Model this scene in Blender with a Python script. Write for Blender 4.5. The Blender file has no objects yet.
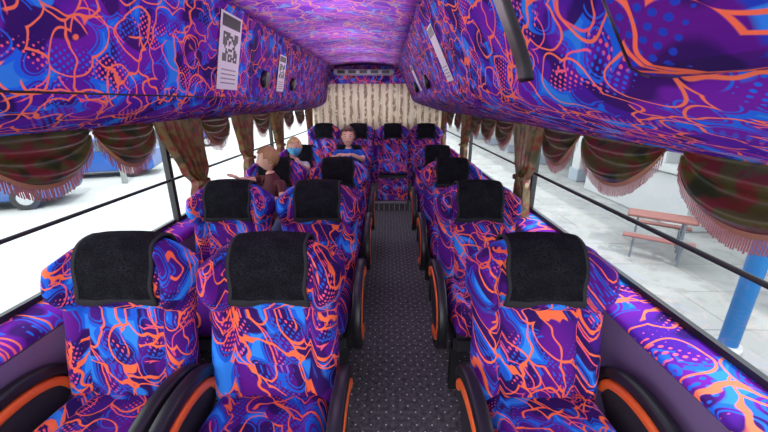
import bpy, bmesh, math, random
from mathutils import Vector, Matrix, noise
random.seed(7)
S = bpy.context.scene
COL = S.collection
try:
    S.view_settings.view_transform = 'Standard'
    S.view_settings.look = 'None'
    S.view_settings.exposure = 0.0
except Exception: pass

# ------------------------------------------------ material helpers
def newmat(name):
    m = bpy.data.materials.new(name); m.use_nodes = True
    nt = m.node_tree
    return m, nt, nt.nodes['Principled BSDF']
def simple(name, col, rough=0.6, metal=0.0, spec=0.5, bump=0, bscale=200, var=0.0):
    m, nt, b = newmat(name)
    b.inputs['Base Color'].default_value = (*col, 1)
    b.inputs['Roughness'].default_value = rough
    b.inputs['Metallic'].default_value = metal
    b.inputs['Specular IOR Level'].default_value = spec
    if bump or var:
        tc = nt.nodes.new('ShaderNodeTexCoord')
        n = nt.nodes.new('ShaderNodeTexNoise'); n.inputs['Scale'].default_value = bscale
        n.inputs['Detail'].default_value = 4
        nt.links.new(tc.outputs['Object'], n.inputs['Vector'])
        if bump:
            bp = nt.nodes.new('ShaderNodeBump'); bp.inputs['Strength'].default_value = bump
            bp.inputs['Distance'].default_value = 0.01
            nt.links.new(n.outputs['Fac'], bp.inputs['Height'])
            nt.links.new(bp.outputs['Normal'], b.inputs['Normal'])
        if var:
            mx = nt.nodes.new('ShaderNodeMix'); mx.data_type = 'RGBA'
            mx.inputs[6].default_value = (*[c*(1-var) for c in col], 1)
            mx.inputs[7].default_value = (*[min(1, c*(1+var)) for c in col], 1)
            nt.links.new(n.outputs['Fac'], mx.inputs[0])
            nt.links.new(mx.outputs[2], b.inputs['Base Color'])
    return m

class NB:
    def __init__(s, nt): s.nt = nt
    def _in(s, sock, v):
        if isinstance(v, bpy.types.NodeSocket): s.nt.links.new(v, sock)
        else: sock.default_value = v
    def math(s, op, a, b=0.0, c=None, clamp=False):
        n = s.nt.nodes.new('ShaderNodeMath'); n.operation = op; n.use_clamp = clamp
        s._in(n.inputs[0], a); s._in(n.inputs[1], b)
        if c is not None: s._in(n.inputs[2], c)
        return n.outputs[0]
    def vmath(s, op, a, b):
        n = s.nt.nodes.new('ShaderNodeVectorMath'); n.operation = op
        s._in(n.inputs[0], a)
        if op == 'SCALE': s._in(n.inputs['Scale'], b)
        else: s._in(n.inputs[1], b)
        return n.outputs['Value'] if op == 'DOT_PRODUCT' else n.outputs[0]
    def comb(s, x, y, z=0.0):
        n = s.nt.nodes.new('ShaderNodeCombineXYZ')
        s._in(n.inputs[0], x); s._in(n.inputs[1], y); s._in(n.inputs[2], z); return n.outputs[0]
    def noise(s, v, sc, det=2, col=False):
        n = s.nt.nodes.new('ShaderNodeTexNoise'); n.inputs['Scale'].default_value = sc
        n.inputs['Detail'].default_value = det
        s._in(n.inputs['Vector'], v)
        return n.outputs['Color'] if col else n.outputs['Fac']
    def voro(s, v, sc, feat='F1', rnd=1.0, dim='2D'):
        n = s.nt.nodes.new('ShaderNodeTexVoronoi'); n.voronoi_dimensions = dim; n.feature = feat
        n.inputs['Scale'].default_value = sc; n.inputs['Randomness'].default_value = rnd
        s._in(n.inputs['Vector'], v)
        return n.outputs['Distance']
    def mix(s, f, a, b):
        n = s.nt.nodes.new('ShaderNodeMix'); n.data_type = 'RGBA'
        s._in(n.inputs[0], f)
        s._in(n.inputs[6], (*a, 1) if isinstance(a, tuple) else a)
        s._in(n.inputs[7], (*b, 1) if isinstance(b, tuple) else b)
        return n.outputs[2]
    def band(s, x, c, w, soft=0.02):
        d = s.math('ABSOLUTE', s.math('SUBTRACT', x, c))
        return s.math('DIVIDE', s.math('SUBTRACT', w+soft, d), soft, clamp=True)
    def gt(s, x, t, soft=0.02):
        return s.math('DIVIDE', s.math('SUBTRACT', x, t), soft, clamp=True)
    def lt(s, x, t, soft=0.02):
        return s.math('DIVIDE', s.math('SUBTRACT', t, x), soft, clamp=True)

def fabric(name, b1, b2, blue, line, line2, U=(1,.35,.35), V=(0,-1,1), sc=1.0, rough=0.85, lw=1.0, dark=(0.012,0.004,0.07), cyan=(0.03,0.24,0.80), bluem=0.0):
    m, nt, b = newmat(name); N = NB(nt)
    tc = nt.nodes.new('ShaderNodeTexCoord'); oi = nt.nodes.new('ShaderNodeObjectInfo')
    u = N.vmath('DOT_PRODUCT', tc.outputs['Object'], U); v = N.vmath('DOT_PRODUCT', tc.outputs['Object'], V)
    P = N.comb(u, v, 0.0)
    off = N.vmath('SCALE', (13.1, 7.7, 0), oi.outputs['Random'])
    P = N.vmath('SCALE', N.vmath('ADD', P, off), sc)
    half = (0.5, 0.5, 0.5)
    nz = N.vmath('SCALE', N.vmath('SUBTRACT', N.noise(P, 6, 1, True), half), 0.11)
    Q = N.vmath('ADD', P, nz)
    nz2 = N.vmath('SCALE', N.vmath('SUBTRACT', N.noise(P, 17, 0, True), half), 0.085)
    Q2 = N.vmath('ADD', P, nz2)
    big = N.noise(P, 4.0, 1)
    base = N.mix(N.gt(big, 0.42, 0.2), b1, b2)
    dk = N.gt(N.noise(N.vmath('ADD', P, (3.3, 1.1, 8.8)), 7.0, 1), 0.53, 0.04)
    base = N.mix(N.math('MULTIPLY', dk, 0.75), base, dark)
    d1 = N.voro(Q, 7.5)
    d2 = N.voro(N.vmath('ADD', Q, (5.2, 2.7, 0)), 10.5)
    d3 = N.voro(N.vmath('ADD', Q, (1.7, 8.1, 0)), 7.5)
    msk = N.noise(N.vmath('ADD', P, (9, 4, 0)), 6.5, 0)
    bm = N.math('MULTIPLY', N.gt(d2, 0.49, 0.03), N.gt(msk, 0.49-bluem, 0.02))
    bm_l = N.math('MULTIPLY', N.band(d2, 0.41, 0.014), N.gt(msk, 0.45-bluem, 0.02))
    c = N.mix(bm_l, base, blue)
    c = N.mix(bm, c, blue)
    c = N.mix(N.math('MULTIPLY', N.gt(d2, 0.63, 0.03), bm), c, cyan)
    # halftone dots
    R = N.comb(N.vmath('DOT_PRODUCT', P, (.8,.6,0)), N.vmath('DOT_PRODUCT', P, (-.6,.8,0)), 0.0)
    dfield = N.noise(N.vmath('ADD', P, (1, 7, 0)), 6.5, 0)
    rad = N.math('MULTIPLY', N.math('SUBTRACT', dfield, 0.49), 2.6, clamp=True)
    rad = N.math('MINIMUM', rad, 0.32)
    dots = N.math('DIVIDE', N.math('SUBTRACT', rad, N.voro(R, 58.0, rnd=0.0)), 0.08, clamp=True)
    dcol = N.mix(N.gt(big, .5, .02), line2, blue)
    c = N.mix(N.math('MULTIPLY', dots, N.math('SUBTRACT', 1.0, bm)), c, dcol)
    # spiky star outlines + wandering squiggles
    l1 = N.band(d1, 0.52, 0.017*lw, .014)
    l3 = N.math('MULTIPLY', N.band(d3, 0.47, 0.013*lw, .014), N.gt(N.noise(N.vmath('ADD', P, (6, 2, 0)), 4.5, 0), 0.52))
    e = N.voro(N.vmath('ADD', Q2, (3,3,0)), 5.2, 'DISTANCE_TO_EDGE')
    l2 = N.math('MULTIPLY', N.lt(e, 0.032*lw, .012), N.gt(N.noise(N.vmath('ADD', P, (7, 2, 0)), 4.0, 0), 0.42))
    c = N.mix(l3, c, line2)
    c = N.mix(l1, c, line)
    c = N.mix(l2, c, line)
    nt.links.new(c, b.inputs['Base Color'])
    b.inputs['Roughness'].default_value = rough
    b.inputs['Specular IOR Level'].default_value = 0.2
    return m

M = {}
SB1, SB2, SBL = (0.050,0.007,0.18), (0.115,0.007,0.235), (0.012,0.11,0.62)
M['seat'] = fabric('seat_fabric', SB1, SB2, SBL, (0.98,0.165,0.06), (0.85,0.10,0.17), sc=1.08)
RB = dict(b1=(0.070,0.011,0.33), b2=(0.165,0.012,0.37), blue=(0.015,0.14,0.80), line=(0.98,0.20,0.10), line2=(0.92,0.13,0.22))
M['rackL'] = fabric('rack_fabric_left', U=(0,1,0), V=(1,0,1), sc=0.80, **RB)
M['rackR'] = fabric('rack_fabric_right', U=(0,1,0), V=(-1,0,1), sc=0.80, **RB)
M['rear'] = fabric('rear_wall_fabric', U=(1,0,0), V=(0,0,1), sc=0.9, **RB)
M['ceil'] = fabric('ceiling_fabric_lit', (0.44,0.11,0.86), (0.70,0.14,0.87), (0.20,0.24,0.97), (1.0,0.45,0.50), (1.0,0.42,0.70), U=(1,0,0), V=(0,1,0), sc=0.85, lw=1.25, dark=(0.24,0.05,0.70), cyan=(.35,.45,1))  # same print as the cabin; pink lighting is put into these brighter colours
M['rack2'] = fabric('cabinet_fabric', U=(0,1,0), V=(-1,0,1), sc=0.6, lw=1.0, b1=(0.05,0.006,0.22), b2=(0.12,0.006,0.25), blue=(0.015,0.05,0.5), line=(1.0,0.18,0.08), line2=(0.98,0.16,0.14), bluem=-.03)
m, nt, b = newmat('fuzzy_black_cloth'); N = NB(nt)
tc = nt.nodes.new('ShaderNodeTexCoord')
n1 = N.noise(tc.outputs['Object'], 160, 4); n0 = N.noise(tc.outputs['Object'], 18, 3)
cc = N.mix(N.math('MULTIPLY', N.gt(n1, .35, .4), N.gt(n0, .2, .6)), (0.005,0.005,0.007), (0.040,0.040,0.048))
nt.links.new(cc, b.inputs['Base Color']); b.inputs['Roughness'].default_value = 1; b.inputs['Specular IOR Level'].default_value = .1
bp = nt.nodes.new('ShaderNodeBump'); bp.inputs['Strength'].default_value = .9; bp.inputs['Distance'].default_value = .008
nt.links.new(n1, bp.inputs['Height']); nt.links.new(bp.outputs['Normal'], b.inputs['Normal'])
M['cloth'] = m
M['hem'] = simple('cloth_hem', (0.018,0.018,0.022), .9)
M['black'] = simple('black_plastic', (0.014,0.014,0.018), 0.38)
M['blackm'] = simple('black_metal', (0.01,0.01,0.012), 0.5)
M['orange'] = simple('orange_plastic', (0.90,0.15,0.03), 0.35)
M['dkgrey'] = simple('dark_grey_shell', (0.03,0.03,0.038), 0.5)
M['wallp'] = simple('purple_grey_wall_panel', (0.20,0.14,0.27), 0.5, var=0.15, bscale=3)
M['grey'] = simple('grey_plastic', (0.3,0.3,0.34), 0.5)
M['white'] = simple('white_paper', (0.8,0.8,0.8), 0.7)
M['chrome'] = simple('brushed_metal', (0.5,0.5,0.52), 0.3, 0.9)

m, nt, b = newmat('dotted_carpet'); N = NB(nt)
tc = nt.nodes.new('ShaderNodeTexCoord')
sep = nt.nodes.new('ShaderNodeSeparateXYZ'); nt.links.new(tc.outputs['Object'], sep.inputs[0])
x, y = sep.outputs[0], sep.outputs[1]
a_ = N.math('MULTIPLY', N.math('ADD', x, y), 12.0); c_ = N.math('MULTIPLY', N.math('SUBTRACT', x, y), 12.0)
fa = N.math('SUBTRACT', N.math('FRACT', a_), 0.5); fc = N.math('SUBTRACT', N.math('FRACT', c_), 0.5)
dd = N.math('SQRT', N.math('ADD', N.math('MULTIPLY', fa, fa), N.math('MULTIPLY', fc, fc)))
dot = N.lt(dd, 0.10, 0.05)
nz = N.noise(tc.outputs['Object'], 40, 5)
base = N.mix(N.gt(nz, .3, .4), (0.03,0.031,0.034), (0.14,0.14,0.145))
nt.links.new(N.mix(dot, base, (0.75,0.75,0.77)), b.inputs['Base Color'])
b.inputs['Roughness'].default_value = 0.9
M['carpet'] = m

def satin(name, a, bcol, ccol, sc=14):
    m, nt, b = newmat(name); N = NB(nt)
    tc = nt.nodes.new('ShaderNodeTexCoord')
    n1 = N.noise(tc.outputs['Object'], sc, 3); n2 = N.noise(N.vmath('ADD', tc.outputs['Object'], (4,4,4)), sc*0.6, 2)
    c = N.mix(N.gt(n1, 0.47, 0.1), a, bcol); c = N.mix(N.gt(n2, 0.55, 0.08), c, ccol)
    nt.links.new(c, b.inputs['Base Color']); b.inputs['Roughness'].default_value = 0.33
    return m
M['satin'] = satin('green_maroon_satin', (0.085,0.085,0.022), (0.16,0.025,0.022), (0.022,0.038,0.012))
M['curtain'] = satin('brown_olive_curtain', (0.20,0.14,0.05), (0.22,0.045,0.03), (0.07,0.07,0.028), 18)
M['fringe'] = simple('pink_brown_fringe', (0.42,0.16,0.16), 0.7)
M['band'] = simple('gold_trim', (0.38,0.19,0.10), 0.5)
m, nt, b = newmat('cream_floral_curtain'); N = NB(nt)
tc = nt.nodes.new('ShaderNodeTexCoord')
sep = nt.nodes.new('ShaderNodeSeparateXYZ'); nt.links.new(tc.outputs['Object'], sep.inputs[0])
st = N.math('SINE', N.math('ADD', N.math('MULTIPLY', sep.outputs[0], 48.0), N.math('MULTIPLY', N.noise(tc.outputs['Object'], 9, 2), 2.8)))
f = N.math('MULTIPLY', N.gt(st, .2, .4), N.gt(N.noise(tc.outputs['Object'], 16, 2), .36, .15))
cc = N.mix(f, (0.82,0.71,0.54), (0.34,0.24,0.16))
nt.links.new(cc, b.inputs['Base Color']); b.inputs['Roughness'].default_value = .7
tl = nt.nodes.new('ShaderNodeBsdfTranslucent'); nt.links.new(cc, tl.inputs[0])
mx = nt.nodes.new('ShaderNodeMixShader'); mx.inputs[0].default_value = .20
nt.links.new(b.outputs[0], mx.inputs[1]); nt.links.new(tl.outputs[0], mx.inputs[2]); nt.links.new(mx.outputs[0], nt.nodes['Material Output'].inputs[0])
M['rearcurt'] = m

m, nt, b = newmat('window_glass')
nt.nodes.remove(b)
tr = nt.nodes.new('ShaderNodeBsdfTransparent'); tr.inputs[0].default_value = (0.93,0.97,0.98,1)
gl = nt.nodes.new('ShaderNodeBsdfGlossy'); gl.inputs['Roughness'].default_value = 0.02
mx = nt.nodes.new('ShaderNodeMixShader'); mx.inputs[0].default_value = 0.04
nt.links.new(tr.outputs[0], mx.inputs[1]); nt.links.new(gl.outputs[0], mx.inputs[2])
nt.links.new(mx.outputs[0], nt.nodes['Material Output'].inputs[0])
M['glass'] = m

# ------------------------------------------------ mesh helpers
def obj_from(name, verts, faces, mat=None, smooth=True, parent=None, mats=None, fm=None):
    me = bpy.data.meshes.new(name); me.from_pydata([tuple(v) for v in verts], [], faces)
    if mats:
        for q in mats: me.materials.append(q)
        if fm:
            for p, i in zip(me.polygons, fm): p.material_index = i
    elif mat: me.materials.append(mat)
    me.validate(); me.update()
    for p in me.polygons: p.use_smooth = smooth
    o = bpy.data.objects.new(name, me); COL.objects.link(o)
    if parent: o.parent = parent
    return o
def empty(name, loc=(0,0,0), rot=(0,0,0), parent=None):
    e = bpy.data.objects.new(name, None); e.location = loc; e.rotation_euler = rot
    COL.objects.link(e)
    if parent: e.parent = parent
    return e
def cleanup(o, dist=1e-4):
    bm = bmesh.new(); bm.from_mesh(o.data)
    bmesh.ops.remove_doubles(bm, verts=bm.verts, dist=dist)
    bmesh.ops.recalc_face_normals(bm, faces=bm.faces)
    bm.to_mesh(o.data); bm.free()
def box(name, lo, hi, mat, parent=None, bev=0.0, seg=2, smooth=False):
    bm = bmesh.new(); bmesh.ops.create_cube(bm, size=1)
    lo = Vector(lo); hi = Vector(hi); c = (lo+hi)/2; d = hi-lo
    for v in bm.verts: v.co = Vector((v.co.x*d.x, v.co.y*d.y, v.co.z*d.z)) + c
    if bev > 0: bmesh.ops.bevel(bm, geom=bm.edges[:], offset=bev, segments=seg, affect='EDGES')
    me = bpy.data.meshes.new(name); bm.to_mesh(me); bm.free(); me.materials.append(mat)
    for p in me.polygons: p.use_smooth = smooth
    o = bpy.data.objects.new(name, me); COL.objects.link(o)
    if parent: o.parent = parent
    return o
def cyl(name, p0, p1, r0, r1, mat, parent=None, seg=20):
    p0 = Vector(p0); p1 = Vector(p1); ax = (p1-p0).normalized()
    a = ax.orthogonal().normalized(); bb = ax.cross(a)
    vs = []; fs = []
    for k, (p, r) in enumerate(((p0, r0), (p1, r1))):
        for i in range(seg):
            t = 2*math.pi*i/seg; vs.append(p + a*math.cos(t)*r + bb*math.sin(t)*r)
    for i in range(seg):
        j = (i+1) % seg; fs.append((i, j, seg+j, seg+i))
    fs.append(tuple(range(seg))[::-1]); fs.append(tuple(range(seg, 2*seg)))
    o = obj_from(name, vs, fs, mat, True, parent)
    for p in o.data.polygons:
        if len(p.vertices) > 4: p.use_smooth = False
    return o
def lerpk(keys, t):
    for (a, va), (b2, vb) in zip(keys, keys[1:]):
        if t <= b2:
            s = (t-a)/(b2-a); s = s*s*(3-2*s); return va + (vb-va)*s
    return keys[-1][1]
def sst(a, b, x):
    t = max(0, min(1, (x-a)/(b-a))); return t*t*(3-2*t)
def catmull(pts, n=8):
    out = []
    P = [pts[0]] + list(pts) + [pts[-1]]
    for i in range(1, len(P)-2):
        for k in range(n):
            t = k/n; r = []
            for d in range(len(pts[0])):
                p0, p1, p2, p3 = P[i-1][d], P[i][d], P[i+1][d], P[i+2][d]
                r.append(0.5*((2*p1)+(-p0+p2)*t+(2*p0-5*p1+4*p2-p3)*t*t+(-p0+3*p1-3*p2+p3)*t**3))
            out.append(tuple(r))
    out.append(tuple(pts[-1])); return out
def sweepYZ(name, path, x0, wx, wn, mat, parent=None, seg=16, ex=0.5):
    vs = []; fs = []; n = len(path)
    for i, (y, z) in enumerate(path):
        a = path[max(0, i-1)]; b2 = path[min(n-1, i+1)]
        t = Vector((b2[0]-a[0], b2[1]-a[1])).normalized(); nn = Vector((-t.y, t.x))
        e = min(1, math.sqrt(max(0.05, 1-(abs(2*i/(n-1)-1))**14)))
        for k in range(seg):
            th = 2*math.pi*k/seg; c, s = math.cos(th), math.sin(th)
            cx = math.copysign(abs(c)**ex, c)*wx*e; cn = math.copysign(abs(s)**ex, s)*wn*e
            vs.append((x0+cx, y+nn.x*cn, z+nn.y*cn))
    for i in range(n-1):
        for k in range(seg):
            j = (k+1) % seg; fs.append((i*seg+k, i*seg+j, (i+1)*seg+j, (i+1)*seg+k))
    fs.append(tuple(range(seg))); fs.append(tuple(range((n-1)*seg, n*seg)))
    o = obj_from(name, vs, fs, mat, True, parent); cleanup(o); return o

# ------------------------------------------------ seat
HB, ZB, REC = 0.715, 0.45, math.tan(math.radians(12))
HW = [(0,.235),(.15,.252),(.35,.258),(.52,.252),(.64,.262),(.78,.289),(.90,.282),(1,.225)]
def back_pt(u, t, side, off=0.0):
    hw = lerpk(HW, t)
    e = math.sqrt(max(0, 1-abs(u)**5)); et = math.sqrt(max(0, 1-abs(2*t-1)**14))
    if side > 0:
        n = .06 + .02*math.exp(-((t-.25)/.15)**2)*(1-abs(u)) + .035*sst(.5,.85,abs(u))
        n += .055*sst(.6,.75,t)*sst(.45,.8,abs(u)) + .015*sst(.62,.75,t)
        n -= .026*math.exp(-((abs(u)-.60)/.05)**2)*(1-sst(.9,1,t))
        n -= .018*math.exp(-((t-.62)/.02)**2)
        n -= .012*math.exp(-((t-.33)/.018)**2)*(1-sst(.5,.6,abs(u)))
        n = n*e*et + off
        y = -n
    else:
        y = .07*e*et + off
    z = ZB + HB*t - .055*abs(u)**2.5*sst(.75, 1, t) + .02*abs(u)**2*(1-sst(0,.2,t))
    x = hw*u
    y += (z-ZB)*REC
    return Vector((x, y, z))
def build_back():
    nu, nt_ = 40, 52; vs = []; fs = []; ring = 2*nu
    us = [math.sin((i/nu-.5)*math.pi) for i in range(nu+1)]
    for j in range(nt_+1):
        t = .5-.5*math.cos(math.pi*j/nt_)
        for i in range(nu): vs.append(back_pt(us[i], t, 1))
        for i in range(nu): vs.append(back_pt(us[nu-i], t, -1))
    for j in range(nt_):
        for i in range(ring):
            k = (i+1) % ring
            fs.append((j*ring+i, j*ring+k, (j+1)*ring+k, (j+1)*ring+i))
    o = obj_from('backrest', vs, fs, M['seat']); cleanup(o, 5e-4); return o
def build_cloth():
    vs = []; fs = []; nu = 24
    rows = [(1, .675+.325*(1-(1-k/18)**1.6)) for k in range(19)] + [(-1, 1-.3*(k/8)**1.3) for k in range(0, 9)]
    for j, (sd, t) in enumerate(rows):
        for i in range(nu+1):
            s = i/nu*2-1
            u = s*.535
            wob = .014*noise.noise(Vector((u*6, t*8, 3.1*sd)))
            tt = t + (.012*math.sin(s*4+1) if (j == 0) else 0)
            p = back_pt(u, min(1, tt), sd, .011+wob*.6)
            p.x = s*(.150+.005*math.sin(t*23)+.006*(1-sst(.675,.8,t)))
            p.z += .012*sst(.9, 1, t)
            vs.append(p)
    n = nu+1; fm = []
    for j in range(len(rows)-1):
        for i in range(nu):
            fs.append((j*n+i, j*n+i+1, (j+1)*n+i+1, (j+1)*n+i)); fm.append(1 if (j == 0 or i == 0 or i == nu-1) else 0)
    o = obj_from('headrest_cloth', vs, fs, None, mats=[M['cloth'], M['hem']], fm=fm)
    md = o.modifiers.new('s', 'SOLIDIFY'); md.thickness = .009; md.offset = 0
    return o
def build_cushion():
    nu, nt_ = 30, 26; vs = []; fs = []; ring = 2*nu
    us = [math.sin((i/nu-.5)*math.pi) for i in range(nu+1)]
    for j in range(nt_+1):
        t = .5-.5*math.cos(math.pi*j/nt_)
        def P(u, side):
            e = math.sqrt(max(0, 1-abs(u)**6)); et = math.sqrt(max(0, 1-abs(2*t-1)**8))
            if side > 0:
                n = .09 + .03*sst(.5,.85,abs(u)) - .014*math.exp(-((abs(u)-.6)/.05)**2) + .012*(1-abs(u))*math.sin(t*math.pi)
                n *= e*et
            else: n = -.07*e*et
            hw = .225 + .012*math.sin(t*math.pi)
            return Vector((hw*u, .03-.56*t, .47 + n + .02*t))
        for i in range(nu): vs.append(P(us[i], 1))
        for i in range(nu): vs.append(P(us[nu-i], -1))
    for j in range(nt_):
        for i in range(ring):
            k = (i+1) % ring
            fs.append((j*ring+i, j*ring+k, (j+1)*ring+k, (j+1)*ring+i))
    o = obj_from('cushion', vs, fs, M['seat']); cleanup(o, 5e-4); return o
armpath = catmull([(.05,.56),(-.0,.65),(-.12,.70),(-.27,.70),(-.40,.655),(-.475,.56),(-.49,.46),(-.45,.35),(-.36,.29),(-.2,.27)], 6)
def build_arm(sx):
    X = .266*sx
    parts = [sweepYZ('armrest_pad', armpath, X, .026, .022, M['black'])]
    cx, cz = -.2, .48
    inner = [(cx+(y-cx)*.86, cz+(z-cz)*.80) for y, z in armpath]
    parts.append(sweepYZ('armrest_orange_rim', inner, X, .029, .019, M['orange']))
    inn2 = [(cx+(y-cx)*.80, cz+(z-cz)*.72) for y, z in armpath]
    vs = []; n = len(inn2)
    for sgn in (-1, 1):
        for y, z in inn2: vs.append((X+.012*sgn, y, z))
    fs = [tuple(range(n)), tuple(range(n, 2*n))[::-1]]
    for i in range(n):
        j = (i+1) % n; fs.append((i, j, n+j, n+i))
    parts.append(obj_from('armrest_web', vs, fs, M['dkgrey'], False))
    for p in parts: p['side'] = sx
    return parts
tmpl = []
tmpl.append(build_back()); tmpl.append(build_cloth()); tmpl.append(build_cushion())
for sx in (-1, 1): tmpl += build_arm(sx)
tmpl.append(box('seat_base_frame', (-.22,-.47,.30), (.22,.04,.41), M['dkgrey'], bev=.02))
tmpl.append(box('back_shell', (-.22, .075, .40), (.22, .10, .62), M['dkgrey'], bev=.01))
for (lx, ly, nm) in ((-.2,-.4,'leg_1'),(.2,-.4,'leg_2'),(-.2,-.02,'leg_3'),(.2,-.02,'leg_4')):
    tmpl.append(box(nm, (lx-.025, ly-.025, 0.0), (lx+.025, ly+.025, .31), M['blackm'], bev=.004))
def place_seat(x, y, z=0.0, name='passenger_seat', sh=(0,0), arms=True, skirt=False):
    e = empty(name, (x, y, z))
    for t in tmpl:
        sd = t.get('side')
        if sd and not arms: continue
        o = bpy.data.objects.new(t.name.split('.')[0], t.data); COL.objects.link(o)
        for md in t.modifiers:
            q = o.modifiers.new(md.name, md.type); q.thickness = md.thickness; q.offset = md.offset
        o.parent = e
        if sd: o.location.x = sh[0] if sd < 0 else sh[1]
    if skirt: box('front_skirt', (-.24, -.50, 0), (.24, -.47, .36), M['seat'], e, .008)
    return e
rows = [1.14, 2.13, 3.13, 4.13]
for r in rows:
    place_seat(-1.034, r, sh=(-.012,-.006)); place_seat(-.450, r, sh=(.006,.022)); place_seat(.603, r, sh=(-.028,.018))
RZ = .15
for x in (-1.06, -.48, .10, .66): place_seat(x, 5.97, RZ, arms=False, skirt=True)
for t in tmpl: bpy.data.objects.remove(t)

# ------------------------------------------------ bus shell
XL, XR, Y0, Y1 = -1.43, 1.08, -0.9, 6.80
WL, WR = -1.35, .955
box('floor', (WL, Y0, -.06), (WR, Y1, 0), M['carpet'])
box('rear_step_platform', (WL+.005, 5.42, 0.0), (WR-.005, Y1-.01, RZ), M['carpet'], bev=.006)
box('trim_1', (-.19, 5.395, RZ-.03), (.32, 5.418, RZ+.006), M['chrome'])
def profile_wall(name, prof, y0, y1, mat, ny=1, thick=None):
    vs = []; fs = []; n = len(prof)
    for k in range(ny+1):
        y = y0+(y1-y0)*k/ny
        for (x, z) in prof: vs.append((x, y, z))
    for k in range(ny):
        for i in range(n-1): fs.append((k*n+i, k*n+i+1, (k+1)*n+i+1, (k+1)*n+i))
    o = obj_from(name, vs, fs, mat, True)
    if thick:
        md = o.modifiers.new('s', 'SOLIDIFY'); md.thickness = thick; md.offset = 0
    return o
box('wall_left', (XL-.05, Y0, -.06), (WL, Y1, .795), M['wallp'], bev=.005)
box('wall_right', (WR, Y0, -.06), (XR+.05, Y1, .805), M['wallp'], bev=.005)
lp = catmull([(WL+.01,.805),(WL+.005,.828),(WL-.02,.846),(XL,.862),(XL-.05,.865)], 5)
profile_wall('window_ledge', lp, Y0, Y1, M['rackL'], 1, .012)
rp = catmull([(WR-.012,.818),(WR-.008,.832),(WR+.02,.846),(XR-.05,.860),(XR,.865),(XR+.05,.868)], 5)
profile_wall('window_ledge', rp, Y0, Y1, M['rackR'], 1, .012)
box('wall_rear', (XL-.05, Y1, 0), (XR+.05, Y1+.05, 1.30), M['rear'])
box('trim_2', (XL-.05, Y1, 1.95), (XR+.05, Y1+.05, 2.34), M['rear'])
box('window_1', (XL-.05, Y1+.03, 1.30), (XR+.05, Y1+.035, 1.95), M['glass'])
CZ = 2.26; CXL, CXR = -.98, .20
cp = [(CXL + (CXR-CXL)*i/10, CZ + .05*math.sin(math.pi*i/10)) for i in range(11)]
profile_wall('ceiling', cp, Y0, Y1, M['ceil'], 1, .02)
box('roof', (XL-.08, Y0, 2.40), (XR+.08, Y1+.05, 2.44), M['grey'])
lr = catmull([(CXL,CZ),(-1.00,2.20),(-1.06,1.95),(-1.10,1.74),(-1.115,1.685),(-1.16,1.635),(-1.28,1.58),(XL-.03,1.54)], 5)
rr = catmull([(CXR,CZ),(.23,2.20),(.34,1.98),(.43,1.80),(.46,1.72),(.54,1.66),(.78,1.58),(XR+.03,1.49)], 5)
profile_wall('luggage_rack', lr, Y0, Y1, M['rackL'], 1, .01)
profile_wall('luggage_rack', rr, Y0, Y1, M['rackR'], 1, .01)
box('trim_3', (XL-.08, Y0, 1.53), (XL-.03, Y1, 2.40), M['grey'])
box('trim_4', (XR+.03, Y0, 1.495), (XR+.08, Y1, 2.40), M['grey'])
def tubeY(name, x, z, r, mat, y0=Y0, y1=Y1, parent=None): return cyl(name, (x, y0, z), (x, y1, z), r, r, mat, parent, 10)
tubeY('trim_5', -1.106, 1.70, .005, M['blackm']); tubeY('trim_6', .458, 1.725, .005, M['blackm'])
tubeY('trim_7', CXL, CZ-.01, .008, M['rackL']); tubeY('trim_8', CXR, CZ-.01, .008, M['rackR'])
def face_strip(name, prof, i0, i1, y0, y1, off, mat, sgn):
    pts = prof[i0:i1]; vs = []; fs = []; n = len(pts)
    for y in (y0, y1):
        for (x, z) in pts: vs.append((x+off*sgn, y, z))
    for i in range(n-1): fs.append((i, i+1, n+i+1, n+i))
    o = obj_from(name, vs, fs, mat, True)
    md = o.modifiers.new('s', 'SOLIDIFY'); md.thickness = .008; md.offset = 0
    return o
face_strip('rack_gap_trim', rr, 1, 20, 1.14, 1.26, -.005, M['black'], 1)
for yy in (2.1, 3.2, 4.3, 5.4): face_strip('rack_gap_trim', rr, 3, 19, yy, yy+.012, -.003, M['blackm'], 1)
for yy in (.95, 2.95, 3.98, 4.95): face_strip('rack_gap_trim', lr, 3, 17, yy, yy+.010, .003, M['blackm'], 1)
def cab():
    pr = [(.10,2.26),(.13,2.18),(.325,1.825),(.39,1.725),(.42,1.712),(.50,1.712)]
    vs = []; fs = []; n = len(pr)
    for y in (Y0, .60):
        for p in pr: vs.append((p[0], y, p[1]))
    for i in range(n-1): fs.append((i, i+1, n+i+1, n+i))
    vs += [(.50, .60, 2.26)]
    fs.append(tuple(range(n, 2*n+1)))
    e = empty('overhead_cabinet')
    o = obj_from('cabinet_shell', vs, fs, M['rack2'], False, e)
    md = o.modifiers.new('b', 'SOLIDIFY'); md.thickness = .012; md.offset = 0
    for a, b2 in zip(pr[:-1], pr[1:]):
        cyl('edge_piping', (a[0], .605, a[1]), (b2[0], .605, b2[1]), .006, .006, M['black'], e, 10)
cab()
e = empty('rear_air_vent', (0, 0, 0))
box('vent_body', (-.92, Y1-.35, 2.12), (.12, Y1-.02, 2.20), M['grey'], e, .02)
for i in range(5): box('vent_slat', (-.85+.19*i, Y1-.355, 2.135), (-.72+.19*i, Y1-.345, 2.185), M['black'], e)
def speaker(x, y, z, sgn):
    e = empty('speaker', (x, y, z))
    cyl('speaker_ring', (0,0,0), (.035*sgn,0,-.01), .075, .065, M['black'], e)
    cyl('speaker_cone', (.034*sgn,0,-.01), (.038*sgn,0,-.011), .05, .05, M['dkgrey'], e)
speaker(-1.075, 3.25, 1.86, 1); speaker(-1.075, 4.2, 1.86, 1)
speaker(.395, 3.6, 1.86, -1); speaker(.395, 4.9, 1.86, -1)

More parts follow.
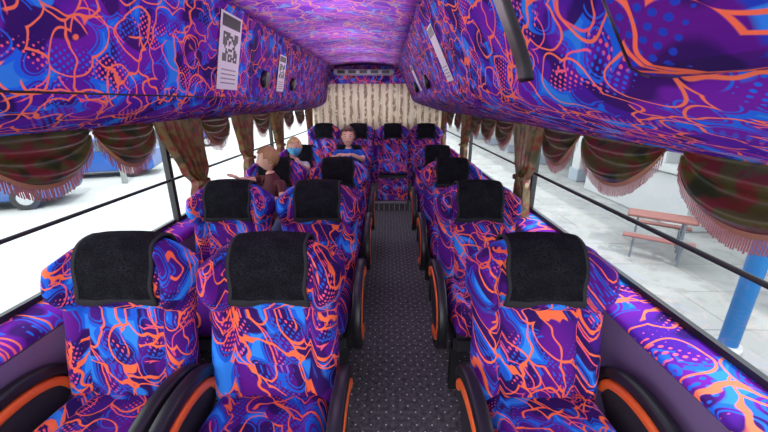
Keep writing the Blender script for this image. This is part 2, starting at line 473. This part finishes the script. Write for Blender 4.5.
def poster(y, w, z0, z1, x0, x1, sgn, name='qr_code_poster', qr=True):
    e = empty(name, (0,0,0))
    def pt(s, t): return (x0+(x1-x0)*t + .012*sgn, y + w*s, z0+(z1-z0)*t)
    vs = []; fs = []; fm = []
    def add(s0, s1, t0, t1, mi, o=0.0):
        b0 = len(vs)
        for p in (pt(s0,t0), pt(s1,t0), pt(s1,t1), pt(s0,t1)): vs.append((p[0]+o*sgn, p[1], p[2]))
        fs.append((b0,b0+1,b0+2,b0+3)); fm.append(mi)
    add(0,1,0,1,0)
    add(.08,.92,.82,.97,1,.001)
    if qr:
        random.seed(5)
        for i in range(11):
            for j in range(11):
                c = (i < 3 or i > 7) and (j < 3 or j > 7)
                if random.random() < .5 or (c and (i in (0,2,8,10) or j in (0,2,8,10))):
                    add(.15+.7*i/11, .15+.7*(i+1)/11, .38+.38*j/11, .38+.38*(j+1)/11, 1, .001)
    for k in range(4): add(.15,.85,.08+.06*k,.10+.06*k,2,.001)
    obj_from('poster_sheet', vs, fs, None, False, e, [M['white'], M['blackm'], M['grey']], fm)
def xat(prof, z):
    for (xa, za), (xb, zb) in zip(prof, prof[1:]):
        if zb <= z <= za: return xa+(xb-xa)*(za-z)/(za-zb+1e-9)
    return prof[0][0]
poster(2.36, .32, 1.75, 2.20, xat(lr,1.75), xat(lr,2.20), 1)
poster(3.62, .24, 1.77, 2.10, xat(lr,1.77), xat(lr,2.10), 1)
poster(2.35, .22, 1.80, 2.12, xat(rr,1.80), xat(rr,2.12), -1, 'notice_poster', False)
poster(4.4, .24, 1.80, 2.08, xat(rr,1.80), xat(rr,2.08), -1, 'notice_poster', False)

# ------------------------------------------------ windows
def window(n, side, y0, y1):
    X = XL if side < 0 else XR; zb, zt = .875, 1.53
    e = empty('window_%d' % n, (0,0,0)); xo = X + .035*side
    box('frame_bottom', (xo-.012, y0, zb), (xo+.012, y1, zb+.025), M['blackm'], e)
    box('frame_side_a', (xo-.018, y0, zb), (xo+.018, y0+.035, zt), M['blackm'], e)
    box('glass_pane', (xo-.002, y0+.03, zb+.02), (xo+.002, y1, zt), M['glass'], e)
window(2, -1, Y0, 2.28); window(3, -1, 2.30, 4.48); window(4, -1, 4.50, Y1)
window(5, 1, Y0, 2.58); window(6, 1, 2.60, 4.68); window(7, 1, 4.70, Y1)
tubeY('window_guard_rail', XL+.01, 1.18, .009, M['blackm']); tubeY('window_guard_rail', XR-.01, 1.18, .010, M['blackm'])

def swag(side, y0, y1, drop=.165, name='swag_valance'):
    X = (XL if side < 0 else XR); xi = -side; zt = 1.575 if side < 0 else 1.545
    ns, nt_ = 30, 20; vs = []; fs = []
    def pt(s, t):
        c = max(0, 1-(2*s-1)**2)
        dr = .06 + drop*1.07*c**.8
        z = zt - dr*t
        fold = .020*math.sin(t*15 + 2.4*c)*(.3+c)*min(1,t*2)
        return Vector((X + xi*(.050+.035*c*t+fold+.01), y0+(y1-y0)*s, z))
    for j in range(nt_+1):
        for i in range(ns+1): vs.append(pt(i/ns, j/nt_))
    n = ns+1
    for j in range(nt_):
        for i in range(ns): fs.append((j*n+i, j*n+i+1, (j+1)*n+i+1, (j+1)*n+i))
    e = empty(name, (0,0,0))
    obj_from('swag_cloth', vs, fs, M['satin'], True, e)
    vs = []; fs = []
    K = int(abs(y1-y0)*130)
    for k in range(K+1):
        s = k/K; p = pt(s, 1.0); w = (y1-y0)/K*.44
        L = .042 + .010*random.random()
        b0 = len(vs); dx = random.uniform(-.003,.003)
        vs += [p+Vector((0,-w,.012)), p+Vector((0,w,.012)), p+Vector((dx,w*.8+dx,-L)), p+Vector((dx,-w*.8+dx,-L))]
        fs.append((b0,b0+1,b0+2,b0+3))
    obj_from('swag_fringe', vs, fs, M['fringe'], False, e)
    vs = []; fs = []
    for i in range(ns+1):
        p = pt(i/ns, 1.0); q = pt(i/ns, .93); vs += [p+Vector((xi*.004,0,-.002)), q+Vector((xi*.004,0,0))]
    for i in range(ns): fs.append((2*i,2*i+2,2*i+3,2*i+1))
    obj_from('swag_braid', vs, fs, M['band'], True, e)
for a, b2 in ((.60,1.10),(1.12,1.64),(1.66,2.10),(2.64,3.12),(3.70,4.2),(4.77,5.3),(5.4,6.0)): swag(-1, a, b2)
for a, b2 in ((.10,.66),(.68,1.22),(1.30,1.86),(1.90,2.33),(2.88,3.35),(3.37,3.86),(3.88,4.34),(4.88,5.4),(5.5,6.1)): swag(1, a, b2)
def tied(side, y0, y1, name='tied_curtain', zb=.88, tie=.60, shift=0):
    X = (XL if side < 0 else XR); xi = -side; zt = 1.565 if side < 0 else 1.535
    W = y1-y0; cy = (y0+y1)/2; ns, nt_ = 70, 30; vs = []; fs = []
    for j in range(nt_+1):
        t = j/nt_
        w = lerpk([(0,W),(tie-.15,W*.60),(tie,W*.24),(tie+.1,W*.38),(1,W*.5)], t)
        c = cy + shift*sst(0, tie, t)
        for i in range(ns+1):
            s = i/ns-.5
            a = (.018+.012*(1-w/W))*math.cos(s*2*math.pi*7+.6*math.sin(t*3))
            bulge = .03*math.cos(s*math.pi)
            vs.append(Vector((X+xi*(.07+bulge+a), c+w*s, zt-(zt-zb)*t - .02*abs(s))))
    n = ns+1
    for j in range(nt_):
        for i in range(ns): fs.append((j*n+i, j*n+i+1, (j+1)*n+i+1, (j+1)*n+i))
    e = empty(name, (0,0,0))
    obj_from('curtain_cloth', vs, fs, M['curtain'], True, e)
    zz = zt-(zt-zb)*tie; c = cy+shift
    vs = []; fs = []
    for i in range(20):
        th = 2*math.pi*i/20
        for dz in (-.012, .012): vs.append((X+xi*.085+.062*math.cos(th), c+W*.14*math.sin(th), zz+dz))
    for i in range(20):
        j = (i+1) % 20; fs.append((2*i,2*j,2*j+1,2*i+1))
    obj_from('tie_band', vs, fs, M['curtain'], True, e)
tied(-1, 2.12, 2.64, shift=.10, tie=.64); tied(-1, 3.2, 3.66); tied(-1, 4.25, 4.75)
tied(1, 2.35, 2.86, shift=-.05); tied(1, 4.36, 4.86); tied(-1, 6.1, 6.6); tied(1, 6.15, 6.6)
def pleated(name, x0, x1, z0, z1, y, mat, K=26, amp=.03):
    ns = K*8; vs = []; fs = []
    for j in range(9):
        t = j/8
        for i in range(ns+1):
            s = i/ns
            vs.append((x0+(x1-x0)*s, y+amp*math.sin(s*K*2*math.pi)*(.4+.6*t)+.01*math.sin(s*40+t*3), z0+(z1-z0)*(1-t)))
    n = ns+1
    for j in range(8):
        for i in range(ns): fs.append((j*n+i, j*n+i+1, (j+1)*n+i+1, (j+1)*n+i))
    return obj_from(name, vs, fs, mat)
pleated('rear_window_curtain', XL+.02, XR-.02, 1.18, 1.98, Y1-.09, M['rearcurt'])

# ------------------------------------------------ people
SK = simple('skin', (0.86,0.50,0.36), 0.5)
EYEW = simple('eye_white', (0.8,0.8,0.8), 0.3); EYED = simple('eye_dark', (0.03,0.015,0.01), 0.2)
LIP = simple('lips', (0.50,0.13,0.11), 0.5)
DENIM = simple('denim', (0.04,0.06,0.14), 0.8); SHOE = simple('shoe', (0.03,0.03,0.03), 0.5)
def skinned(name, V, E, R, emat, mats, parent, root=0, sub=2):
    me = bpy.data.meshes.new(name+'_sk'); me.from_pydata(V, E, []); me.update()
    o = bpy.data.objects.new(name+'_sk', me); COL.objects.link(o)
    md = o.modifiers.new('skin', 'SKIN'); md.use_smooth_shade = True
    sv = me.skin_vertices[0].data
    for i, r in enumerate(R):
        sv[i].radius = r if isinstance(r, tuple) else (r, r)
        sv[i].use_root = (i == root)
    s2 = o.modifiers.new('sub', 'SUBSURF'); s2.levels = sub; s2.render_levels = sub
    dg = bpy.context.evaluated_depsgraph_get(); dg.update()
    nm = bpy.data.meshes.new_from_object(o.evaluated_get(dg))
    bpy.data.objects.remove(o)
    nm.materials.clear()
    for q in mats: nm.materials.append(q)
    VV = [Vector(v) for v in V]
    for p in nm.polygons:
        p.use_smooth = True; c = p.center; best = 1e9; bi = 0
        for k, (a, b2) in enumerate(E):
            A, B = VV[a], VV[b2]; d = B-A; t = max(0, min(1, (c-A).dot(d)/max(1e-9, d.dot(d))))
            rr_ = R[a] if not isinstance(R[a], tuple) else R[a][0]
            rb = R[b2] if not isinstance(R[b2], tuple) else R[b2][0]
            dist = (c-(A+d*t)).length - (rr_*(1-t)+rb*t)
            if dist < best: best = dist; bi = emat[k]
        p.material_index = bi
    ob = bpy.data.objects.new(name, nm); COL.objects.link(ob); ob.parent = parent
    return ob
def hand(parent, wrist, fdir, up, side, sc=.8, curl=.5):
    f = Vector(fdir).normalized(); u = Vector(up); u = (u-f*u.dot(f)).normalized(); s = f.cross(u)*side
    w = Vector(wrist); V = []; E = []; R = []
    def add(p, r): V.append(tuple(p)); R.append(r*sc); return len(V)-1
    i0 = add(w, .020); pc = add(w+f*.045*sc, (.030)); E.append((i0, pc))
    R[pc] = (.032*sc, .016*sc)
    pe = add(w+f*.075*sc, .018); E.append((pc, pe)); R[pe] = (.034*sc, .013*sc)
    for k, (L, o_) in enumerate(((.062,.028),(.070,.010),(.065,-.009),(.050,-.027))):
        a = add(w+f*.07*sc+s*o_*sc, .0085); E.append((pc, a))
        p = w+f*.07*sc+s*o_*sc; prev = a; d = f.copy()
        for q in range(3):
            d = (d - u*curl*.55).normalized(); p = p+d*L*sc*(.42,.32,.26)[q]
            nx = add(p, (.0082,.0075,.0062)[q]); E.append((prev, nx)); prev = nx
    a = add(w+f*.025*sc+s*.022*sc, .011); E.append((pc, a))
    b2 = add(w+f*.050*sc+s*.045*sc-u*.008, .009); E.append((a, b2))
    c = add(w+f*.075*sc+s*.050*sc-u*.016, .007); E.append((b2, c))
    return skinned('hand', V, E, R, [0]*len(E), [SK], parent, 1, 1)
def head(parent, loc, yaw, pitch, hair, sc=1.0, mask=None, roll=0):
    e = empty('head', loc, (pitch, roll, yaw), parent); e.rotation_mode = 'XYZ'; e.scale = (sc,)*3
    vs = []; fs = []; nu, nv = 32, 26
    def hp(th, ph, off=0.0):
        x = math.sin(ph)*math.sin(th); y = -math.sin(ph)*math.cos(th); z = math.cos(ph)
        X = .074*x; Yv = .090*y; Z = .100*z
        if z < 0:
            k = 1+.30*z*(1 if y < 0 else 1.0); X *= k*(1-.05*z*z)
            if y > 0: Yv *= 1+.35*z
            else: Yv *= 1+.08*z
            Z *= 1.08
        if y < 0:
            nose = math.exp(-(x/.16)**2 - ((z+.18)/.16)**2); Yv -= .019*nose
            brow = math.exp(-((z-.15)/.12)**2)*math.exp(-(x/.6)**2); Yv -= .004*brow
            for sx in (-.36, .36): Yv += .008*math.exp(-((x-sx)/.17)**2-((z-.02)/.13)**2)
            Yv -= .006*math.exp(-(x/.25)**2-((z+.5)/.10)**2)
            for sx in (-.4,.4): Yv -= .004*math.exp(-((x-sx)/.2)**2-((z+.3)/.2)**2)
        v = Vector((X, Yv, Z))
        if off: v += Vector((x, y, z)).normalized()*off
        return v
    for j in range(nv+1):
        for i in range(nu): vs.append(hp(2*math.pi*i/nu, math.pi*j/nv))
    for j in range(nv):
        for i in range(nu):
            k = (i+1) % nu; fs.append((j*nu+i, (j+1)*nu+i, (j+1)*nu+k, j*nu+k))
    o = obj_from('skull_face', vs, fs, SK, True, e); cleanup(o)
    vs = []; fs = []; idx = {}
    nu2, nv2 = 48, 36
    def inside(th, ph):
        z = math.cos(ph); fy = math.cos(th)
        lim = .56 + .03*math.sin(th*9) if fy > .55 else (.05 if fy > .15 else (-.35 if fy > -.3 else -.62))
        return z > lim
    for j in range(nv2+1):
        for i in range(nu2):
            th = 2*math.pi*i/nu2; ph = math.pi*j/nv2
            p = hp(th, ph); q = hp(th, ph, .010 + .007*noise.noise(p*45) + .003*math.sin(th*17+ph*6))
            idx[(i,j)] = len(vs); vs.append(q)
    for j in range(nv2):
        for i in range(nu2):
            k = (i+1) % nu2
            if inside(2*math.pi*(i+.5)/nu2, math.pi*(j+.5)/nv2): fs.append((idx[(i,j)], idx[(i,j+1)], idx[(k,j+1)], idx[(k,j)]))
    o = obj_from('hair', vs, fs, hair, True, e)
    md = o.modifiers.new('s', 'SOLIDIFY'); md.thickness = .012; md.offset = -1
    def ball(nm, c, r, mat, sq=(1,1,1)):
        bm = bmesh.new(); bmesh.ops.create_uvsphere(bm, u_segments=14, v_segments=10, radius=r)
        for v in bm.verts: v.co = Vector((v.co.x*sq[0], v.co.y*sq[1], v.co.z*sq[2]))+Vector(c)
        me = bpy.data.meshes.new(nm); bm.to_mesh(me); bm.free(); me.materials.append(mat)
        for p in me.polygons: p.use_smooth = True
        ob = bpy.data.objects.new(nm, me); COL.objects.link(ob); ob.parent = e
    for sx in (-1, 1):
        ball('eye', (.027*sx, -.073, .004), .0115, EYEW, (1.1,.9,.75))
        ball('iris', (.027*sx, -.0815, .004), .0058, EYED, (1,.6,1))
        ball('eyebrow', (.027*sx, -.082, .025), .012, hair, (1.2,.4,.22))
        ball('ear', (.073*sx, .006, -.008), .018, SK, (.42,.8,1.25))
    ball('mouth', (0, -.087, -.050), .015, LIP, (1.25,.35,.38))
    if mask:
        vs = []; fs = []
        for j in range(11):
            z = .0-.085*j/10
            for i in range(17):
                s = i/16*2-1; ang = s*1.15
                ph = math.acos(max(-1, min(1, z/.105)))
                p = hp(ang, ph, .008+.004*math.cos(s*1.5)); vs.append(p)
        for j in range(10):
            for i in range(16): fs.append((j*17+i, (j+1)*17+i, (j+1)*17+i+1, j*17+i+1))
        obj_from('face_mask', vs, fs, mask, True, e)
    return e
def person(name, J, mats, headspec, hands):
    e = empty(name)
    names = ['pelvis','belly','chest','neckb','neck','shL','elL','wrL','shR','elR','wrR','hipL','knL','anL','toL','hipR','knR','anR','toR','midL','midR']
    J['midL'] = tuple(Vector(J['shL']).lerp(Vector(J['elL']), .6)); J['midR'] = tuple(Vector(J['shR']).lerp(Vector(J['elR']), .6))
    V = [J[n] for n in names]; ix = {n: i for i, n in enumerate(names)}
    k = J.get('k', 1.0)
    rad = dict(pelvis=(.105,.08), belly=(.10,.075), chest=(.115,.08), neckb=(.05,.05), neck=(.038,.038), shL=.045, shR=.045, midL=.038, midR=.038, elL=.029, elR=.029,
               wrL=.020, wrR=.020, hipL=.07, hipR=.07, knL=.048, knR=.048, anL=.032, anR=.032, toL=.03, toR=.03)
    R = [tuple(q*k for q in rad[n]) if isinstance(rad[n], tuple) else rad[n]*k for n in names]
    ed = [('pelvis','belly',0),('belly','chest',0),('chest','neckb',0),('neckb','neck',2),('chest','shL',0),('shL','midL',0),('midL','elL',2),('elL','wrL',2),
          ('chest','shR',0),('shR','midR',0),('midR','elR',2),('elR','wrR',2),('pelvis','hipL',1),('hipL','knL',1),('knL','anL',1),('anL','toL',3),
          ('pelvis','hipR',1),('hipR','knR',1),('knR','anR',1),('anR','toR',3)]
    skinned('body', V, [(ix[a], ix[b2]) for a, b2, _ in ed], R, [c for _, _, c in ed], [mats[0], mats[1], SK, SHOE], e)
    head(e, *headspec)
    for h in hands: hand(e, *h)
    return e
BR = simple('dark_blond_hair', (0.42,0.24,0.10), 0.6); BL = simple('blond_hair', (0.80,0.56,0.24), 0.6); DB = simple('dark_brown_hair', (0.10,0.05,0.025), 0.6)
NAVY = simple('blue_shirt', (0.008,0.11,0.60), 0.8, var=.6, bscale=9); MAR = simple('maroon_shirt', (0.11,0.02,0.025), 0.8); GRN = simple('pale_shirt', (0.5,0.5,0.55), 0.8)
MASK = simple('blue_face_mask', (0.10,0.50,0.85), 0.7)
x, y = -.385, 3.60
person('boy_leaning_forward', dict(k=.86, pelvis=(x,y,.74), belly=(x,y,.91), chest=(x,y-.02,1.095), neckb=(x,y-.03,1.215), neck=(x,y-.04,1.26),
    shL=(x-.115,y-.03,1.185), elL=(x-.155,y-.13,1.125), wrL=(x-.06,y-.245,1.195), shR=(x+.115,y-.03,1.185), elR=(x+.155,y-.13,1.125), wrR=(x+.05,y-.25,1.195),
    hipL=(x-.07,y,.70), knL=(x-.08,y-.02,.39), anL=(x-.08,y+.01,.07), toL=(x-.09,y-.10,.035), hipR=(x+.07,y,.70), knR=(x+.08,y-.02,.39), anR=(x+.08,y+.01,.07), toR=(x+.09,y-.10,.035)),
    (NAVY, DENIM), ((x, y-.06, 1.345), 0.08, math.radians(-2), DB, .92), 
    [((x-.06,y-.245,1.195), (.8,-.4,0.05), (0,0,1), 1, .70, .35), ((x+.05,y-.25,1.197), (-.8,-.45,0.05), (0,0,1), -1, .70, .35)])
x, y, z = -.98, 2.96, .67
person('boy_reaching_to_window', dict(k=.93, pelvis=(x,y,z), belly=(x,y,z+.14), chest=(x,y-.01,z+.30), neckb=(x-.01,y-.01,z+.40), neck=(x-.02,y-.01,z+.45),
    shR=(x-.11,y+.05,z+.36), elR=(x-.18,y-.04,z+.36), wrR=(x-.23,y-.14,z+.40), shL=(x+.10,y-.09,z+.35), elL=(x+.13,y-.2,z+.24), wrL=(x+.02,y-.28,z+.26),
    hipL=(x+.07,y-.04,z-.01), knL=(x+.08,y-.33,z+.0), anL=(x+.08,y-.38,.10), toL=(x+.08,y-.46,.04), hipR=(x-.07,y-.04,z-.01), knR=(x-.08,y-.33,z+.0), anR=(x-.08,y-.38,.10), toR=(x-.08,y-.46,.04)),
    (MAR, DENIM), ((x-.02, y-.02, z+.55), math.radians(-62), math.radians(4), BR, .95),
    [((x-.23,y-.14,z+.40), (-.6,-.5,.5), (0,-.3,1), 1, .75, .4), ((x+.02,y-.28,z+.26), (-.7,-.6,.1), (0,0,1), 1, .75, .6)])
x, y, z = -1.02, 3.93, .665
person('child_with_face_mask', dict(k=.9, pelvis=(x,y,z), belly=(x,y,z+.13), chest=(x,y-.01,z+.27), neckb=(x,y-.01,z+.37), neck=(x,y-.01,z+.42),
    shR=(x-.12,y-.0,z+.34), elR=(x-.15,y-.12,z+.22), wrR=(x-.08,y-.27,z+.26), shL=(x+.12,y-.0,z+.34), elL=(x+.15,y-.12,z+.30), wrL=(x+.06,y-.30,z+.42),
    hipL=(x+.07,y-.04,z-.02), knL=(x+.08,y-.31,z-.0), anL=(x+.08,y-.36,.10), toL=(x+.08,y-.44,.04), hipR=(x-.07,y-.04,z-.02), knR=(x-.08,y-.31,z-.0), anR=(x-.08,y-.36,.10), toR=(x-.08,y-.44,.04)),
    (GRN, DENIM), ((x, y-.03, z+.53), math.radians(12), math.radians(0), BL, 1.0, MASK),
    [((x+.06,y-.30,z+.42), (-.2,-.3,.9), (0,1,.2), 1, .68, .3), ((x-.08,y-.27,z+.26), (.6,-.6,.1), (0,0,1), 1, .68, .6)])

# ------------------------------------------------ outside
GZ = -1.05
m, nt, b = newmat('paving'); N = NB(nt)
tc = nt.nodes.new('ShaderNodeTexCoord')
br = nt.nodes.new('ShaderNodeTexBrick'); br.inputs['Scale'].default_value = 1.0
br.inputs['Color1'].default_value = (.25,.245,.235,1); br.inputs['Color2'].default_value = (.22,.22,.215,1); br.inputs['Mortar'].default_value = (.14,.14,.135,1)
br.inputs['Mortar Size'].default_value = .012; br.inputs['Brick Width'].default_value = 1.2; br.inputs['Row Height'].default_value = .9
nt.links.new(tc.outputs['Object'], br.inputs['Vector'])
nz = N.noise(tc.outputs['Object'], 1.5, 6)
c = N.mix(N.gt(nz, .42, .3), br.outputs['Color'], (.31,.30,.29))
c = N.mix(N.math('MULTIPLY', N.gt(N.noise(tc.outputs['Object'], 3.5, 5), .55, .1), .4), c, (.13,.13,.125))
nt.links.new(c, b.inputs['Base Color']); b.inputs['Roughness'].default_value = .85
M['pave'] = m
M['asph'] = simple('pale_asphalt', (.32,.32,.315), .9, var=.35, bscale=.8)
box('ground', (-60,-30,GZ-.2), (2.2,80,GZ), M['asph'])
box('pavement', (2.2,-30,GZ-.2), (40,80,GZ+.12), M['pave'])
M['bwall'] = simple('pale_blue_building_wall', (.26,.29,.33), .8, var=.15, bscale=1)
M['bcol'] = simple('white_column', (.40,.40,.40), .8)
M['bdark'] = simple('shaded_shopfront', (.13,.16,.15), .5)
e = empty('shop_building')
box('shop_wall', (9.5,-10,GZ+.121), (9.8,40,4.5), M['bwall'], e)
box('shop_canopy', (6.4,-10,2.6), (9.8,40,2.9), M['bcol'], e)
for i in range(9):
    yy = 1.0+i*3.6
    box('shop_column', (6.5,yy,GZ+.121), (7.0,yy+.5,2.6), M['bcol'], e, .02)
    box('shopfront_shutter', (9.44,yy+.8,GZ+.121), (9.5,yy+3.2,1.3), M['bdark'], e)
    box('column_base', (6.45,yy-.05,GZ+.121), (7.05,yy+.55,GZ+.55), M['bwall'], e, .02)
e = empty('low_planter_wall')
box('planter_side', (6.2, 6.9, GZ+.121), (7.9, 10.8, GZ+1.25), M['bcol'], e, .03)
box('planter_coping', (6.12, 6.82, GZ+1.25), (7.98, 10.88, GZ+1.36), M['bcol'], e, .02)
RED = simple('faded_red_table_top', (.20,.075,.065), .6); LEGM = simple('pale_metal_leg', (.15,.17,.2), .4, .3)
def picnic(x, y, rot, k=1):
    e = empty('picnic_table', (x, y, GZ+.12), (0,0,rot)); e.scale = (k,k,.92)
    box('table_top', (-.6,-.3,.72), (.6,.3,.76), RED, e, .015)
    for s in (-1, 1):
        box('bench_seat', (-.6,s*.6-.12,.42), (.6,s*.6+.12,.45), RED, e, .01)
        box('table_leg', (s*.4-.02,-.27,0), (s*.4+.02,-.23,.72), LEGM, e); box('table_leg', (s*.4-.02,.23,0), (s*.4+.02,.27,.72), LEGM, e)
        box('cross_bar', (s*.4-.02,-.7,.38), (s*.4+.02,.7,.42), LEGM, e)
        for t in (-1, 1): box('bench_leg', (s*.4-.02,t*.6-.02,0), (s*.4+.02,t*.6+.02,.42), LEGM, e)
picnic(4.85, 5.9, 2.5, .82)
BLUE = simple('bright_blue_paint', (.01,.18,.50), .5)
e = empty('blue_pole', (3.75, 3.25, GZ+.12))
cyl('pole_shaft', (0,0,0), (0,0,5), .085, .085, BLUE, e); cyl('pole_footing', (0,0,0), (0,0,.08), .13, .12, M['bcol'], e)
cyl('pole_collar', (0,0,1.5), (0,0,1.56), .10, .10, M['bcol'], e)
def car(x, y, rot, paint):
    e = empty('parked_car', (x, y, GZ), (0,0,rot))
    prof = [(-2.05,.35),(-2.1,.62),(-1.95,.82),(-1.15,.98),(-.45,1.42),(.9,1.47),(1.75,1.12),(2.05,.95),(2.1,.4),(2.0,.25),(-1.95,.25)]
    W = .84; vs = []; fs = []; n = len(prof)
    for s in (-1, -.0001, .0001, 1):
        for (a, z) in prof:
            ww = W*(1-.18*sst(.85,1.5,z)) ; vs.append((a, math.copysign(ww, s) if abs(s) > .5 else 0, z + (.03 if abs(s) < .5 and z > .9 else 0)))
    for k in (0, 2):
        for i in range(n):
            j = (i+1) % n; fs.append((k*n+i, k*n+j, (k+1)*n+j, (k+1)*n+i))
    fs.append(tuple(range(n))); fs.append(tuple(range(3*n, 4*n)))
    o = obj_from('car_body', vs, fs, paint, False, e); cleanup(o, .002)
    md = o.modifiers.new('b', 'BEVEL'); md.width = .05; md.segments = 3
    gl_ = simple('car_glass', (.02,.03,.045), .15)
    for s in (-1, 1):
        def wp(a, z): return (a, s*(W*(1-.18*sst(.85,1.5,z))+.012), z)
        obj_from('side_window', [wp(-.98,1.0),wp(-.42,1.36),wp(.25,1.38),wp(.25,1.0)], [(0,1,2,3)], gl_, False, e)
        obj_from('side_window', [wp(.33,1.0),wp(.33,1.38),wp(.9,1.38),wp(1.45,1.1),wp(1.4,1.0)], [(0,1,2,3,4)], gl_, False, e)
        for a in (-1.3, 1.3):
            cyl('tyre', (a, s*.66, .31), (a, s*.86, .31), .31, .31, M['blackm'], e, 24); cyl('wheel_rim', (a, s*.86, .31), (a, s*.87, .31), .19, .17, M['chrome'], e, 16)
        box('headlamp', (-2.08, s*.6-.15, .62), (-1.98, s*.6+.15, .76), M['white'], e, .02)
    obj_from('windscreen', [(-1.13,-.66,1.02),(-1.13,.66,1.02),(-.5,.58,1.42),(-.5,-.58,1.42)], [(0,1,2,3)], gl_, False, e)
CB = simple('blue_car_paint', (.015,.07,.26), .3); CS = simple('silver_car_paint', (.2,.21,.24), .3, .2); CD = simple('dark_blue_car_paint', (.02,.06,.18), .3)
car(-11.2, 13.4, math.radians(20), CB); car(-11.0, 9.0, math.radians(25), CD); car(-12.5, 18, math.radians(20), CS)
car(-13.0, 23, math.radians(20), CB)
e = empty('street_lamp', (-9.2, 12.0, GZ)); cyl('lamp_post', (0,0,0), (0,0,7), .09, .06, M['bcol'], e); cyl('lamp_arm', (0,0,6.8), (1.4,0,7.1), .04, .04, M['bcol'], e)
box('lamp_head', (1.3,-.12,7.03), (1.9,.12,7.15), M['bcol'], e, .03)
e = empty('distant_building')
box('facade', (-40,45,GZ), (-18,50,9), M['bcol'], e); box('facade_side', (-34,-10,GZ), (-30,60,7), M['bcol'], e)
for i in range(14): box('facade_window', (-30.02,-6+i*4.5,1.2), (-29.95,-4+i*4.5,3.0), M['bwall'], e)

# ------------------------------------------------ light & world
w = bpy.data.worlds.new('World'); S.world = w; w.use_nodes = True
bg = w.node_tree.nodes['Background']; bg.inputs[0].default_value = (.95,.975,1.0,1); bg.inputs[1].default_value = 4.0
sun = bpy.data.lights.new('sun', 'SUN'); sun.energy = 3.5; sun.angle = .02; sun.color = (1,.96,.9)
so = bpy.data.objects.new('sun', sun); COL.objects.link(so); so.rotation_euler = (math.radians(38), math.radians(22), 0)
for yy in (.5, 1.6, 2.7, 3.8, 4.9, 6.0):
    e = empty('ceiling_fill', (-.39, yy, CZ+.03))  # unseen fill points added to brighten cabin and ceiling; no fixtures here
    l = bpy.data.lights.new('fill_light', 'POINT'); l.energy = 6.0; l.color = (1,.84,.96); l.shadow_soft_size = .2
    lo = bpy.data.objects.new('fill_light', l); COL.objects.link(lo); lo.parent = e; lo.location = (0,0,-.38)

cam = bpy.data.cameras.new('camera'); cam.sensor_width = 36; cam.lens = 36*350/768; cam.clip_start = .02
co = bpy.data.objects.new('camera', cam); COL.objects.link(co)
co.location = (0, 0, 1.67); co.rotation_euler = (math.radians(90-18.05), 0, math.radians(.45))
S.camera = co
